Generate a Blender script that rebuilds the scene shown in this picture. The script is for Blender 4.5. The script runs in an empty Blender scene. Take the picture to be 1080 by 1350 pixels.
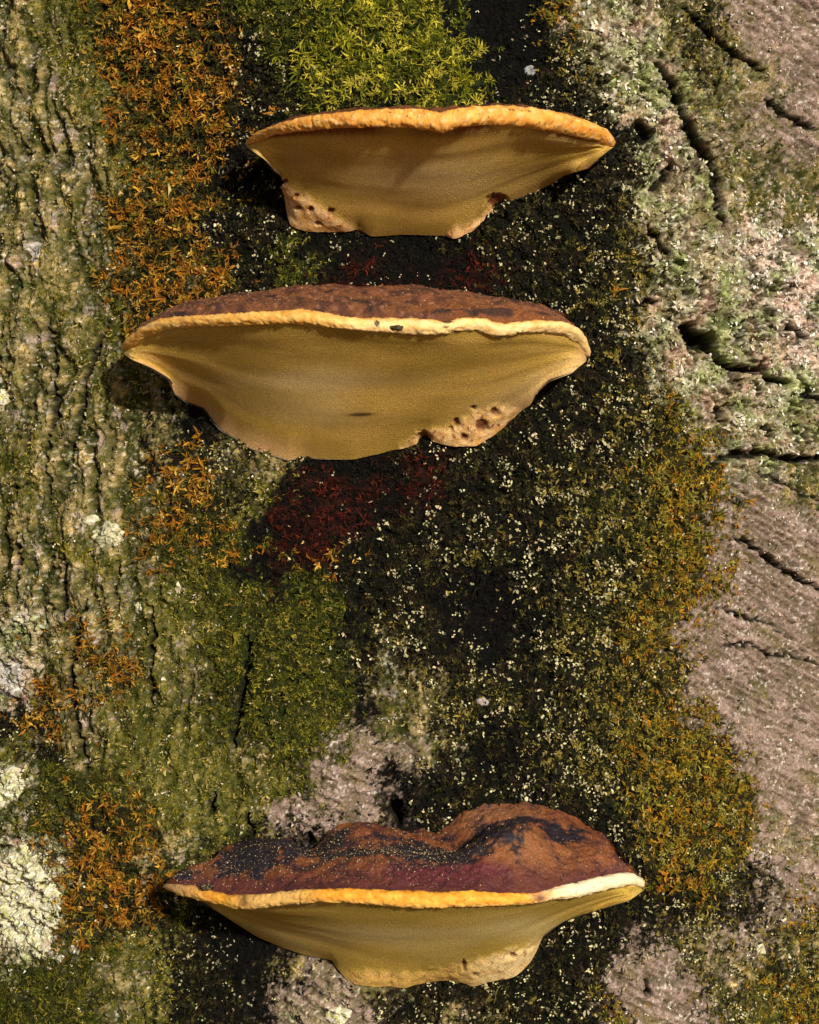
import bpy, math
import numpy as np

# ------------------------------------------------------------------ camera, sky, sun
scene = bpy.context.scene
COL = scene.collection
CAM_D, CAM_Z = 1.10, 1.35          # metres from bark, metres above the forest floor
K = 0.5 / 1350                     # tangent per photo pixel (vertical field 2*atan(.25))
MPP = K * CAM_D                    # metres per photo pixel on the bark
R = 0.55                           # trunk radius

cam = bpy.data.objects.new('camera', bpy.data.cameras.new('camera'))
COL.objects.link(cam)
cam.location = (0, -CAM_D, CAM_Z)
cam.rotation_euler = (math.radians(90), 0, 0)
cam.data.sensor_fit = 'VERTICAL'
cam.data.angle_y = 2 * math.atan(0.25)
cam.data.clip_start = 0.02
cam.data.clip_end = 500
scene.camera = cam

SUN_EL, SUN_AZ = math.radians(18), math.radians(23)   # low, from behind the camera, a little right
world = bpy.data.worlds.new('World')
scene.world = world
world.use_nodes = True
wn = world.node_tree.nodes
sky = wn.new('ShaderNodeTexSky')
sky.sky_type = 'NISHITA'
sky.sun_disc = False
sky.sun_elevation = SUN_EL
sky.sun_rotation = math.pi - SUN_AZ
wn['Background'].inputs[1].default_value = 0.055
world.node_tree.links.new(sky.outputs[0], wn['Background'].inputs[0])

sl = bpy.data.lights.new('sun', 'SUN')
sl.energy = 4.2
sl.angle = math.radians(2.5)
sl.color = (1.0, 0.90, 0.73)
sun = bpy.data.objects.new('sun', sl)
COL.objects.link(sun)
sun.location = (1, -4, 4)
sun.rotation_euler = (math.pi / 2 - SUN_EL, 0, SUN_AZ)

scene.view_settings.view_transform = 'Standard'
scene.view_settings.look = 'None'
scene.view_settings.exposure = 0.27
scene.view_settings.gamma = 1.0
scene.view_settings.use_curve_mapping = False

# ------------------------------------------------------------------ numpy helpers
rng = np.random.RandomState(7)
_perm = np.concatenate([rng.permutation(1024)] * 3)
_grad = np.stack([np.cos(np.linspace(0, 2 * np.pi, 1024, False)), np.sin(np.linspace(0, 2 * np.pi, 1024, False))], 1)
_rnd = rng.rand(1024)


def noise(x, y, seed=0):
    """2D gradient noise, about -1..1"""
    x = np.asarray(x, float) + seed * 17.31
    y = np.asarray(y, float) + seed * 9.73
    xi = np.floor(x).astype(np.int64); yi = np.floor(y).astype(np.int64)
    fx = x - xi; fy = y - yi
    ux = fx * fx * fx * (fx * (fx * 6 - 15) + 10); uy = fy * fy * fy * (fy * (fy * 6 - 15) + 10)

    def g(ix, iy, dx, dy):
        h = _perm[_perm[ix & 1023] + (iy & 1023)]
        v = _grad[h]
        return v[..., 0] * dx + v[..., 1] * dy
    a = g(xi, yi, fx, fy); b = g(xi + 1, yi, fx - 1, fy)
    c = g(xi, yi + 1, fx, fy - 1); d = g(xi + 1, yi + 1, fx - 1, fy - 1)
    return ((a + (b - a) * ux) * (1 - uy) + (c + (d - c) * ux) * uy) * 1.5


def fbm(x, y, o=4, seed=0, gain=0.5):
    s = 0; a = 1; t = 0
    for i in range(o):
        s = s + a * noise(x * 2 ** i, y * 2 ** i, seed + i * 3)
        t += a; a *= gain
    return s / t * 1.25


def ridged(x, y, o=4, seed=0):
    s = 0; a = 1; t = 0
    for i in range(o):
        s = s + a * (1 - 2.2 * np.abs(noise(x * 2 ** i, y * 2 ** i, seed + i * 5)))
        t += a; a *= 0.55
    return s / t


def cells(x, y, seed=0):
    """Worley: (F1 distance, F2-F1, id of nearest cell 0..1)"""
    x = np.asarray(x, float) + seed * 5.1; y = np.asarray(y, float) + seed * 8.7
    xi = np.floor(x).astype(np.int64); yi = np.floor(y).astype(np.int64)
    f1 = np.full(x.shape, 9.0); f2 = np.full(x.shape, 9.0); idd = np.zeros(x.shape)
    for dx in (-1, 0, 1):
        for dy in (-1, 0, 1):
            h = _perm[_perm[(xi + dx) & 1023] + ((yi + dy) & 1023)]
            px = xi + dx + _rnd[h]; py = yi + dy + _rnd[(h * 7 + 13) & 1023]
            d = np.hypot(px - x, py - y)
            n = d < f1
            f2 = np.where(n, f1, np.minimum(f2, d))
            idd = np.where(n, _rnd[(h * 3 + 5) & 1023], idd)
            f1 = np.where(n, d, f1)
    return f1, f2 - f1, idd


def sstep(a, b, x):
    t = np.clip((x - a) / (b - a), 0, 1)
    return t * t * (3 - 2 * t)


def mix(a, b, f):
    f = np.asarray(f)[..., None]
    return np.asarray(a) * (1 - f) + np.asarray(b) * f


def in_poly(px, py, poly):
    ins = np.zeros(px.shape, bool)
    n = len(poly)
    for i in range(n):
        x0, y0 = poly[i]; x1, y1 = poly[(i + 1) % n]
        if y0 == y1:
            continue
        c = (y0 > py) != (y1 > py)
        ins ^= c & (px < (x1 - x0) * (py - y0) / (y1 - y0) + x0)
    return ins


def seg_dist(px, py, line):
    """distance to a polyline and parameter 0..1 along it"""
    d = np.full(px.shape, 1e9); tt = np.zeros(px.shape)
    n = len(line) - 1
    for i in range(n):
        ax, ay = line[i][:2]; bx, by = line[i + 1][:2]
        vx, vy = bx - ax, by - ay
        t = np.clip(((px - ax) * vx + (py - ay) * vy) / (vx * vx + vy * vy), 0, 1)
        e = np.hypot(px - ax - t * vx, py - ay - t * vy)
        m = e < d
        d = np.where(m, e, d); tt = np.where(m, (i + t) / n, tt)
    return d, tt


# ------------------------------------------------------------------ mesh helpers
def link(name, me, parent=None, mat=None):
    o = bpy.data.objects.new(name, me)
    COL.objects.link(o)
    if parent:
        o.parent = parent
    if mat and me is not None:
        me.materials.append(mat)
    return o


def tag(o, label=None, cat=None, group=None, kind=None):
    if label: o['label'] = label
    if cat: o['category'] = cat
    if group: o['group'] = group
    if kind: o['kind'] = kind
    return o


def raw_mesh(name, verts, loops, sizes, col=None, smooth=True):
    """fast mesh from numpy: verts (n,3), loops flat, sizes per face, col (n,3)"""
    me = bpy.data.meshes.new(name)
    me.vertices.add(len(verts))
    me.vertices.foreach_set('co', np.ascontiguousarray(verts, np.float32).ravel())
    me.loops.add(len(loops))
    me.loops.foreach_set('vertex_index', np.ascontiguousarray(loops, np.int32).ravel())
    sizes = np.asarray(sizes, np.int32)
    me.polygons.add(len(sizes))
    st = np.concatenate([[0], np.cumsum(sizes)[:-1]]).astype(np.int32)
    me.polygons.foreach_set('loop_start', st)
    me.polygons.foreach_set('loop_total', sizes)
    me.polygons.foreach_set('use_smooth', np.full(len(sizes), smooth))
    if col is not None:
        a = me.attributes.new('tint', 'FLOAT_COLOR', 'POINT')
        c = np.ones((len(verts), 4), np.float32); c[:, :3] = np.clip(col, 0.001, 0.9)
        a.data.foreach_set('color', c.ravel())
    me.update(calc_edges=True)
    me.validate()
    return me


def grid_quads(nu, nv, wrap=False):
    i = np.arange(nu if wrap else nu - 1); j = np.arange(nv - 1)
    I, J = np.meshgrid(i, j, indexing='ij')
    I2 = (I + 1) % nu
    return np.stack([I * nv + J, I2 * nv + J, I2 * nv + J + 1, I * nv + J + 1], -1)


def submesh(name, verts, quads, col, mat, parent):
    """object from the quads given (m,4), keeping only the vertices they use"""
    q = quads.reshape(-1)
    used, inv = np.unique(q, return_inverse=True)
    me = raw_mesh(name, verts[used], inv, np.full(len(quads), 4), col[used])
    return link(name, me, parent, mat)


# ------------------------------------------------------------------ materials
def material(name, rough=0.8, bump=((900, 0.35, 0.0012),), vary=0.35, vary_scale=700, spec=0.3, translucent=0.0, pores=None, coat=0):
    m = bpy.data.materials.new(name)
    m.use_nodes = True
    nt = m.node_tree; N = nt.nodes; L = nt.links
    b = N['Principled BSDF']
    b.inputs['Roughness'].default_value = rough
    b.inputs['Specular IOR Level'].default_value = spec
    at = N.new('ShaderNodeAttribute'); at.attribute_name = 'tint'
    tc = N.new('ShaderNodeTexCoord')
    nz = N.new('ShaderNodeTexNoise'); nz.inputs['Scale'].default_value = vary_scale; nz.inputs['Detail'].default_value = 3
    L.new(tc.outputs['Object'], nz.inputs['Vector'])
    mr = N.new('ShaderNodeMapRange')
    mr.inputs['From Min'].default_value = 0.3; mr.inputs['From Max'].default_value = 0.7
    mr.inputs['To Min'].default_value = 1 - vary; mr.inputs['To Max'].default_value = 1 + vary
    L.new(nz.outputs['Fac'], mr.inputs['Value'])
    mu = N.new('ShaderNodeVectorMath'); mu.operation = 'SCALE'
    L.new(at.outputs['Color'], mu.inputs[0]); L.new(mr.outputs[0], mu.inputs['Scale'])
    L.new(mu.outputs[0], b.inputs['Base Color'])
    prev = None
    for sc, st, dist in bump:
        n2 = N.new('ShaderNodeTexNoise'); n2.inputs['Scale'].default_value = sc; n2.inputs['Detail'].default_value = 4
        L.new(tc.outputs['Object'], n2.inputs['Vector'])
        bp = N.new('ShaderNodeBump'); bp.inputs['Strength'].default_value = st; bp.inputs['Distance'].default_value = dist
        L.new(n2.outputs['Fac'], bp.inputs['Height'])
        if prev: L.new(prev.outputs[0], bp.inputs['Normal'])
        prev = bp
    if pores:
        v = N.new('ShaderNodeTexVoronoi'); v.inputs['Scale'].default_value = pores
        L.new(tc.outputs['Object'], v.inputs['Vector'])
        bp = N.new('ShaderNodeBump'); bp.inputs['Strength'].default_value = 0.55; bp.inputs['Distance'].default_value = 0.0006
        L.new(v.outputs['Distance'], bp.inputs['Height'])
        if prev: L.new(prev.outputs[0], bp.inputs['Normal'])
        prev = bp
    if prev: L.new(prev.outputs[0], b.inputs['Normal'])
    if coat:
        b.inputs['Coat Weight'].default_value = coat
        b.inputs['Coat Roughness'].default_value = 0.4
    if translucent:
        tr = N.new('ShaderNodeBsdfTranslucent'); L.new(mu.outputs[0], tr.inputs['Color'])
        mx = N.new('ShaderNodeMixShader'); mx.inputs[0].default_value = translucent
        L.new(b.outputs[0], mx.inputs[1]); L.new(tr.outputs[0], mx.inputs[2])
        L.new(mx.outputs[0], N['Material Output'].inputs['Surface'])
    return m


MAT_BARK = material('mossy_bark', 0.9, ((650, 0.7, 0.002), (1800, 0.5, 0.0008)), 0.4, 1300, 0.08)
MAT_MOSS = material('moss_leaf', 0.7, (), 0.25, 400, 0.08, 0.15)
MAT_LICHEN = material('lichen_crust', 0.9, ((1500, 0.6, 0.0012),), 0.25, 1500, 0.1)
MAT_CAP = material('fungus_crust', 0.55, ((600, 0.5, 0.0015), (1800, 0.4, 0.0008)), 0.35, 1100, 0.4)
MAT_RIM = material('fungus_margin', 0.6, ((500, 0.25, 0.001), (1800, 0.25, 0.0006)), 0.12, 700, 0.3)
MAT_PORE = material('fungus_pores', 0.75, ((250, 0.12, 0.001),), 0.32, 1300, 0.2, 0, 1500)

# ------------------------------------------------------------------ what grows where on the bark (45 x 42 px patches)
# 0 bare pinkish bark  1 tan bark with olive film  2 short olive film  3 grey-green lichened bark  4 whitish crust  5 bright moss
# 6 green moss  7 rusty moss  8 amber moss  9 dark moss with pale flecks  10 lighter flecked moss  11 black moss, also shade painted under the fungi  12 dark red litter
LAYOUT = [
    [1, 2, 6, 7, 7, 7, 6, 6, 6, 5, 5, 5, 5, 11, 11, 11, 8, 3, 3, 1, 10, 0, 0, 0],
    [1, 2, 2, 7, 7, 7, 9, 9, 6, 5, 5, 5, 5, 5, 11, 11, 10, 3, 3, 1, 10, 1, 0, 0],
    [1, 1, 2, 2, 7, 7, 7, 9, 9, 5, 5, 6, 5, 5, 11, 9, 9, 10, 3, 3, 10, 1, 1, 0],
    [1, 1, 2, 7, 7, 7, 7, 9, 6, 5, 6, 9, 5, 5, 11, 9, 9, 10, 3, 3, 1, 1, 0, 0],
    [2, 1, 1, 2, 7, 7, 7, 9, 9, 9, 9, 9, 9, 9, 9, 9, 9, 9, 9, 3, 3, 0, 1, 0],
    [1, 1, 1, 2, 2, 7, 11, 11, 9, 9, 9, 9, 9, 9, 9, 9, 9, 9, 9, 3, 3, 1, 1, 1],
    [1, 1, 1, 7, 7, 7, 9, 9, 9, 9, 9, 9, 9, 9, 9, 9, 9, 9, 10, 3, 3, 1, 2, 1],
    [1, 1, 1, 2, 7, 7, 9, 9, 6, 11, 11, 11, 11, 11, 9, 9, 9, 9, 10, 3, 3, 0, 4, 4],
    [1, 2, 1, 7, 7, 1, 7, 9, 6, 11, 12, 11, 11, 12, 12, 9, 9, 10, 8, 10, 3, 3, 4, 4],
    [1, 2, 1, 2, 7, 7, 7, 9, 9, 12, 12, 12, 11, 11, 11, 9, 9, 10, 10, 3, 3, 3, 4, 4],
    [1, 2, 1, 2, 6, 7, 7, 9, 9, 9, 9, 9, 9, 9, 9, 9, 9, 9, 10, 3, 3, 3, 3, 4],
    [1, 1, 2, 1, 2, 9, 9, 9, 9, 9, 9, 9, 9, 9, 9, 9, 9, 11, 9, 3, 3, 3, 3, 4],
    [1, 1, 2, 1, 1, 11, 11, 9, 9, 9, 9, 9, 9, 9, 9, 9, 9, 9, 10, 8, 3, 3, 3, 3],  # black cells here and in the next row: shade painted below the middle fungus
    [1, 2, 1, 1, 11, 11, 9, 1, 9, 9, 9, 9, 9, 9, 9, 9, 9, 9, 10, 10, 8, 3, 3, 3],
    [2, 1, 1, 1, 9, 7, 10, 1, 10, 11, 11, 11, 12, 9, 9, 9, 10, 9, 10, 8, 8, 3, 3, 1],
    [2, 1, 1, 2, 1, 7, 10, 2, 11, 12, 12, 11, 12, 9, 9, 9, 10, 2, 10, 8, 8, 0, 0, 1],
    [1, 2, 1, 1, 7, 7, 6, 11, 12, 12, 11, 9, 9, 9, 9, 9, 10, 10, 6, 8, 8, 0, 0, 0],
    [1, 1, 2, 2, 1, 6, 7, 11, 12, 7, 9, 9, 9, 10, 10, 9, 9, 10, 10, 8, 8, 0, 0, 0],
    [1, 1, 1, 1, 2, 2, 6, 6, 11, 6, 9, 9, 9, 11, 11, 9, 9, 10, 10, 8, 8, 0, 0, 0],
    [3, 1, 7, 1, 2, 2, 2, 6, 6, 6, 9, 10, 9, 11, 11, 11, 10, 10, 8, 8, 0, 0, 0, 0],
    [3, 2, 1, 7, 2, 1, 6, 6, 6, 6, 9, 1, 9, 9, 11, 9, 10, 10, 8, 8, 0, 0, 0, 0],
    [3, 7, 1, 7, 2, 1, 6, 6, 6, 6, 11, 1, 10, 10, 10, 9, 9, 10, 10, 10, 0, 0, 0, 0],
    [9, 7, 1, 2, 2, 2, 6, 6, 6, 2, 11, 1, 1, 9, 10, 9, 10, 10, 8, 8, 8, 0, 0, 0],
    [2, 9, 1, 2, 2, 2, 2, 1, 6, 6, 0, 0, 1, 11, 11, 9, 10, 10, 8, 8, 8, 10, 0, 0],
    [3, 6, 6, 6, 2, 2, 2, 2, 6, 0, 0, 11, 9, 9, 9, 9, 10, 10, 10, 8, 8, 8, 0, 0],
    [6, 6, 7, 7, 7, 2, 2, 2, 0, 0, 0, 11, 9, 9, 9, 9, 9, 9, 10, 8, 8, 8, 1, 0],
    [3, 3, 7, 7, 1, 1, 6, 9, 9, 9, 9, 9, 9, 9, 9, 9, 9, 9, 9, 8, 8, 10, 0, 1],
    [3, 3, 7, 7, 7, 6, 9, 9, 9, 9, 9, 9, 9, 9, 9, 9, 9, 9, 9, 7, 8, 10, 9, 0],
    [3, 3, 7, 7, 9, 6, 11, 11, 11, 9, 9, 9, 9, 9, 9, 9, 9, 9, 9, 9, 10, 9, 0, 8],  # black cells here and in the next row: shadow painted under the lowest fungus
    [3, 4, 6, 2, 2, 9, 11, 11, 11, 11, 9, 9, 9, 9, 9, 9, 9, 9, 0, 10, 1, 0, 10, 1],
    [6, 6, 6, 1, 2, 9, 9, 11, 1, 0, 1, 1, 9, 9, 9, 9, 9, 9, 0, 0, 10, 1, 8, 10],
    [6, 6, 6, 1, 2, 9, 9, 11, 0, 3, 0, 9, 9, 1, 10, 9, 9, 8, 0, 0, 0, 10, 2, 8],
]
CL = ('P', 'T', 'E', 'L', 'W', 'G', 'M', 'O', 'A', 'D', 'S', 'K', 'R')     # short keys for kinds 0 to 12
ci = {c: i for i, c in enumerate(CL)}
NC = len(CL)
GR, GC = len(LAYOUT), len(LAYOUT[0])
onehot = np.eye(NC)[np.array(LAYOUT)]
_p = np.pad(onehot, ((1, 1), (1, 1), (0, 0)), 'edge')
blur = 0.36 * onehot + 0.11 * (_p[:-2, 1:-1] + _p[2:, 1:-1] + _p[1:-1, :-2] + _p[1:-1, 2:]) + 0.05 * (_p[:-2, :-2] + _p[2:, 2:] + _p[2:, :-2] + _p[:-2, 2:])
onehot = blur


def refl(a, n):
    a = np.mod(a, 2 * n)
    return np.where(a >= n, 2 * n - 1e-6 - a, a)


def bare_weights(px, py):
    gx = refl(px, 1080) / 1080 * GC - 0.5
    gy = refl(py, 1350) / 1350 * GR - 0.5
    x0 = np.floor(gx).astype(int); y0 = np.floor(gy).astype(int)
    fx = sstep(0, 1, gx - x0)[..., None]; fy = sstep(0, 1, gy - y0)[..., None]
    cx = lambda v: np.clip(v, 0, GC - 1)
    cy = lambda v: np.clip(v, 0, GR - 1)
    w = (onehot[cy(y0), cx(x0)] * (1 - fx) + onehot[cy(y0), cx(x0 + 1)] * fx) * (1 - fy) + \
        (onehot[cy(y0 + 1), cx(x0)] * (1 - fx) + onehot[cy(y0 + 1), cx(x0 + 1)] * fx) * fy
    return w


def class_weights(px, py, s, z):
    """s, z metres on the bark; px, py photo pixels of the same spots"""
    u = s * 1000; v = z * 1000
    wx = 34 * fbm(u / 26, v / 26, 5, 11, .6); wy = 34 * fbm(u / 26, v / 26, 5, 23, .6)
    w = np.clip(bare_weights(px + wx, py + wy), 0, 1)
    for i in range(NC):
        w[..., i] *= np.exp(1.15 * fbm(u / 11, v / 12, 3, 40 + i) + 1.05 * noise(u / 2.6, v / 2.8, 60 + i) + 0.9 * noise(u / 1.2, v / 1.2, 80 + i))
    w = w ** 4
    return w / np.maximum(w.sum(-1, keepdims=True), 1e-9)


# fissures of the bark: (half width px, depth m, points)
CRACKS = [
    (9, .012, [(862, 85), (872, 98), (884, 112), (893, 132), (898, 150), (905, 165), (914, 180), (928, 195), (938, 218), (944, 240), (950, 275), (953, 300)]),
    (6, .009, [(900, 12), (925, 36), (945, 52), (972, 72), (1006, 92)]),
    (6, .008, [(1012, 134), (1030, 147), (1050, 160), (1078, 172)]),
    (19, .022, [(905, 432), (915, 448), (928, 446)]),
    (7, .018, [(930, 448), (933, 466), (944, 478), (960, 485), (978, 488), (996, 490)]),
    (6, .016, [(998, 474), (1000, 492), (1008, 504), (1024, 502), (1036, 508)]),
    (7, .012, [(1050, 500), (1060, 518), (1072, 526), (1084, 528)]),
    (10, .014, [(938, 540), (946, 552)]),
    (6, .010, [(932, 612), (960, 600), (1002, 598), (1030, 604), (1064, 606), (1090, 600)]),
    (6, .010, [(1003, 560), (1008, 578)]),
    (5, .009, [(1030, 425), (1046, 438), (1066, 446)]),
    (5, .008, [(868, 395), (842, 402), (836, 410)]),
    (4, .008, [(960, 708), (985, 718), (1010, 738), (1040, 757), (1064, 770), (1090, 778)]),
    (3, .005, [(988, 616), (1015, 632), (1050, 648), (1085, 662)]),
    (3, .004, [(950, 850), (985, 848), (1012, 862), (1050, 866), (1085, 880)]),
    (3, .004, [(940, 800), (970, 812), (1010, 822), (1040, 842)]),
    (5, .010, [(332, 838), (331, 868), (327, 900), (320, 925), (316, 950), (310, 985)]),
    (4, .007, [(118, 790), (106, 840), (98, 880), (97, 920), (106, 975), (120, 1018)]),
    (4, .006, [(196, 790), (206, 826), (202, 870), (201, 930)]),
    (3, .005, [(84, 735), (83, 790), (90, 830)]),
    (2, .003, [(-5, 640), (25, 642), (50, 638)]),
    (4, .008, [(22, 700), (26, 740), (20, 790)]),
    (4, .006, [(60, 420), (70, 470), (72, 540), (62, 600), (66, 660)]),
    (4, .006, [(140, 420), (110, 500), (100, 560), (92, 600)]),
    (14, .016, [(520, 1060), (524, 1085)]),
    (8, .010, [(405, 1110), (412, 1100)]),
    (6, .008, [(845, 1290), (850, 1310)]),
    (5, .007, [(285, 1045), (280, 1075)]), (4, .007, [(325, 1070), (334, 1100)]),
    (7, .009, [(885, 215), (872, 240), (858, 250)]),
    (8, .010, [(838, 160), (850, 172), (852, 185)]),
    (6, .009, [(858, 300), (872, 320), (884, 338)]),
]

HGT = dict(P=5, T=3, E=2.5, L=7, W=6, G=9, M=3, O=3, A=1, D=-5, S=-2, K=-14, R=-5)
HV = np.array([HGT[c] for c in CL]) * 1e-3

PAL = dict(
    P=((.31, .225, .195), (.44, .335, .30), (.15, .105, .08)),
    T=((.25, .20, .09), (.13, .125, .03), (.45, .34, .21)),
    E=((.11, .105, .024), (.05, .058, .012), (.24, .205, .085)),
    L=((.36, .34, .22), (.19, .19, .085), (.60, .55, .44)),
    W=((.58, .52, .45), (.32, .28, .21), (.82, .76, .70)),
    G=((.03, .04, .008), (.015, .02, .006), (.05, .06, .010)),
    M=((.020, .024, .006), (.009, .011, .004), (.040, .042, .010)),
    O=((.014, .011, .005), (.007, .006, .004), (.032, .020, .007)),
    A=((.030, .024, .008), (.014, .013, .005), (.06, .042, .012)),
    D=((.005, .005, .0035), (.003, .003, .0025), (.010, .009, .005)),
    S=((.012, .012, .006), (.006, .006, .004), (.026, .024, .010)),
    K=((.003, .003, .0025), (.002, .002, .002), (.005, .0045, .004)),  # black moss, and the shade painted under the fungi
    R=((.020, .006, .005), (.008, .004, .003), (.040, .009, .006)))


def clump(u, v):
    """mounds of moss 0..1 with clefts between them"""
    f1, f21, _ = cells(u / 4.6 + .45 * fbm(u / 4, v / 4, 2, 401), v / 3.8 + .45 * fbm(u / 4, v / 4, 2, 403), 17)
    return np.clip(1 - f1 ** 2 * 1.3, 0, 1)


def gaps(u, v):
    """winding gaps between crust lumps, 0..1"""
    n = 1 - 2.6 * np.abs(fbm(u / 17 + .5 * noise(u / 7, v / 7, 27), v / 12 + .5 * noise(u / 7, v / 7, 29), 3, 28))
    return sstep(.42, .74, n) * sstep(-.45, .0, noise(u / 30, v / 30, 34))


def bark_fields(px, py, s, z, fine=True):
    """height (m) and colour of the bark at spots s,z"""
    u = s * 1000; v = z * 1000
    # broad shape: the layout, smoothed, plus swells
    wsm = np.zeros(px.shape + (NC,))
    for dx, dy in ((0, 0), (18, 0), (-18, 0), (0, 18), (0, -18), (12, 12), (-12, 12), (12, -12), (-12, -12)):
        wsm += bare_weights(px + dx + 9 * noise(u / 14, v / 14, 3), py + dy + 9 * noise(u / 14, v / 14, 5)) / 9
    h = wsm @ HV
    h += 0.007 * fbm(u / 130, v / 200, 2, 2)
    w = class_weights(px, py, s, z)
    W_ = {c: w[..., i] for i, c in enumerate(CL)}
    S_ = {c: wsm[..., i] for i, c in enumerate(CL)}
    # long vertical furrows on the tan side
    fu = ridged(u / 19 + 0.5 * fbm(u / 30, v / 30, 2, 8), v / 95, 3, 14)
    furrow = sstep(0.0, 0.75, fu)
    tan_side = np.clip(S_['T'] + S_['E'] * 0.9, 0, 1)
    h += tan_side * (-0.0055) * furrow
    # slanting grain and plates on the bare and lichened side
    a = math.radians(28)
    uu = u * math.cos(a) - v * math.sin(a); vv = u * math.sin(a) + v * math.cos(a)   # vv grows across the grain
    gr = ridged(uu / 34 + 0.3 * noise(u / 20, v / 20, 9), vv / 6.5, 4, 31)
    stony = np.clip(S_['P'] + S_['L'] + S_['W'], 0, 1)
    h += stony * (-0.0030) * sstep(0.15, 0.8, gr)
    f1, f21, cid = cells(u / 8.5 + 0.5 * fbm(u / 6, v / 6, 3, 4), v / 6.5 + 0.5 * fbm(u / 6, v / 6, 3, 6), 3)
    lump = sstep(0.0, 0.22, f21)
    h += np.clip(S_['L'] + 0.6 * S_['W'], 0, 1) * (0.0030 * (lump - 1) + 0.004 * (cid - 0.5))
    f1b, f21b, cidb = cells(u / 3.1 + 0.4 * noise(u / 2, v / 2, 7), v / 2.6 + 0.4 * noise(u / 2, v / 2, 8), 9)
    crumb = sstep(0.0, 0.3, f21b)
    h += np.clip(S_['L'] + S_['W'] + 0.35 * S_['P'] + 0.5 * S_['T'] + .5 * S_['E'], 0, 1) * (0.0016 * (crumb - 1) + 0.0016 * (cidb - .5))
    mossy = np.clip(S_['G'] + S_['M'] + S_['O'] + S_['A'] + S_['D'] + S_['S'], 0, 1)
    h += mossy * (0.003 * fbm(u / 9, v / 9, 3, 19) + 0.0045 * clump(u, v))
    h += 0.0013 * fbm(u / 3.2, v / 3.2, 3, 25)
    pitm = np.clip(S_['L'] + S_['W'] + .5 * S_['T'] + .35 * S_['P'], 0, 1) * gaps(u, v)
    h -= .0048 * pitm
    # fissures
    crack = np.zeros(px.shape)
    wpx = px + 5 * noise(u / 5, v / 5, 71) + 1.5 * noise(u / 2, v / 2, 73)
    wpy = py + 5 * noise(u / 5, v / 5, 72) + 1.5 * noise(u / 2, v / 2, 74)
    for hw, dep, line in CRACKS:
        l = np.array(line)
        m = (px > l[:, 0].min() - 40) & (px < l[:, 0].max() + 40) & (py > l[:, 1].min() - 40) & (py < l[:, 1].max() + 40)
        if not m.any():
            continue
        d, t = seg_dist(wpx[m], wpy[m], line)
        taper = 0.45 + 0.55 * np.sin(np.pi * np.clip(t, 0, 1)) ** 0.5
        k = 1 - sstep(0.1, 1.25, d / (hw * taper))
        h[m] -= dep * k
        crack[m] = np.maximum(crack[m], k)
    # colour
    n1 = fbm(u / 5, v / 5, 4, 51); n2 = fbm(u / 2.0, v / 2.0, 3, 55); n3 = noise(u / 0.95, v / 0.95, 57)
    col = np.zeros(px.shape + (3,))
    for c in CL:
        c0, c1, c2 = [np.array(q) for q in PAL[c]]
        q = mix(mix(c0, c1, sstep(-0.1, 0.6, n1 + 0.4 * n3)), c2, sstep(0.15, 0.75, n2 + 0.35 * n3))
        col += q * W_[c][..., None]
    # olive growth in the furrows, yellow and lilac breaks on the ridges
    gf = np.clip(W_['T'] + 0.7 * W_['E'], 0, 1) * sstep(0.15, 0.75, fu + 0.5 * n1)
    col = mix(col, mix((.050, .060, .010), (.020, .022, .007), sstep(-.3, .4, n2)), 0.95 * gf)
    yl = W_['T'] * sstep(0.35, 0.75, noise(u / 12, v / 8, 81) + 0.5 * n2) * (1 - furrow)
    col = mix(col, (.50, .38, .13), 0.6 * yl)
    li = W_['T'] * sstep(0.4, 0.75, noise(u / 10, v / 14, 83) + 0.5 * n2)
    col = mix(col, (.42, .33, .32), 0.7 * li)
    # grain lines and pale flecks on bare bark
    st = np.clip(W_['P'] + 0.6 * W_['L'], 0, 1)
    col = mix(col, (.10, .08, .04), st * 0.75 * sstep(0.30, 0.75, gr + 0.25 * n2))
    col = mix(col, (.16, .14, .04), W_['P'] * 0.6 * sstep(0.3, 0.7, noise(uu / 26, vv / 12, 87) + 0.5 * n2))
    fl = sstep(0.50, 0.72, noise(u / 1.7, v / 2.1, 91) + 0.35 * noise(u / 14, v / 14, 92))
    col = mix(col, (.74, .69, .64), np.clip(W_['P'] + W_['T'] * .7 + W_['L'] * .8 + W_['W'] + W_['E'] * .35, 0, 1) * fl * 0.85)
    # lichen lobes: edges paler, joints with soil
    col = mix(col, (.09, .085, .03), np.clip(W_['L'] + W_['W'] * .7, 0, 1) * 0.75 * (1 - lump) * sstep(-.4, .3, n1))
    col = mix(col, (.56, .58, .36), W_['L'] * 0.5 * sstep(0.55, 0.85, cidb) * crumb)
    col = mix(col, (.022, .020, .010), .9 * pitm)
    col = mix(col, (.40, .28, .24), .6 * np.clip(W_['L'] + W_['W'], 0, 1) * sstep(.1, .5, noise(u / 16, v / 16, 95) + .4 * n2))
    col = mix(col, (.78, .74, .66), .8 * np.clip(W_['L'] * .8 + W_['W'] * 1.2 + .3 * W_['T'], 0, 1) * sstep(.25, .5, noise(u / 2.2, v / 2.2, 96) + .5 * noise(u / 20, v / 20, 97) - .15))
    col = mix(col, (.10, .085, .03), .7 * np.clip(W_['L'] + W_['W'] + W_['P'] * .5, 0, 1) * sstep(.28, .5, noise(u / 1.9, v / 1.9, 98) + .2 * n1))
    mid = noise(u / 24, v / 20, 111) + .5 * noise(u / 8, v / 8, 112)
    col = mix(col, col * np.array((.80, .95, .58)), np.clip(W_['L'] + W_['W'], 0, 1) * sstep(.0, .4, mid))
    col = mix(col, col * np.array((1.3, 1.12, 1.08)), np.clip(W_['L'] + W_['W'], 0, 1) * sstep(.0, .4, -mid))
    tm = fbm(u / 7, v / 12, 3, 115)
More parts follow.
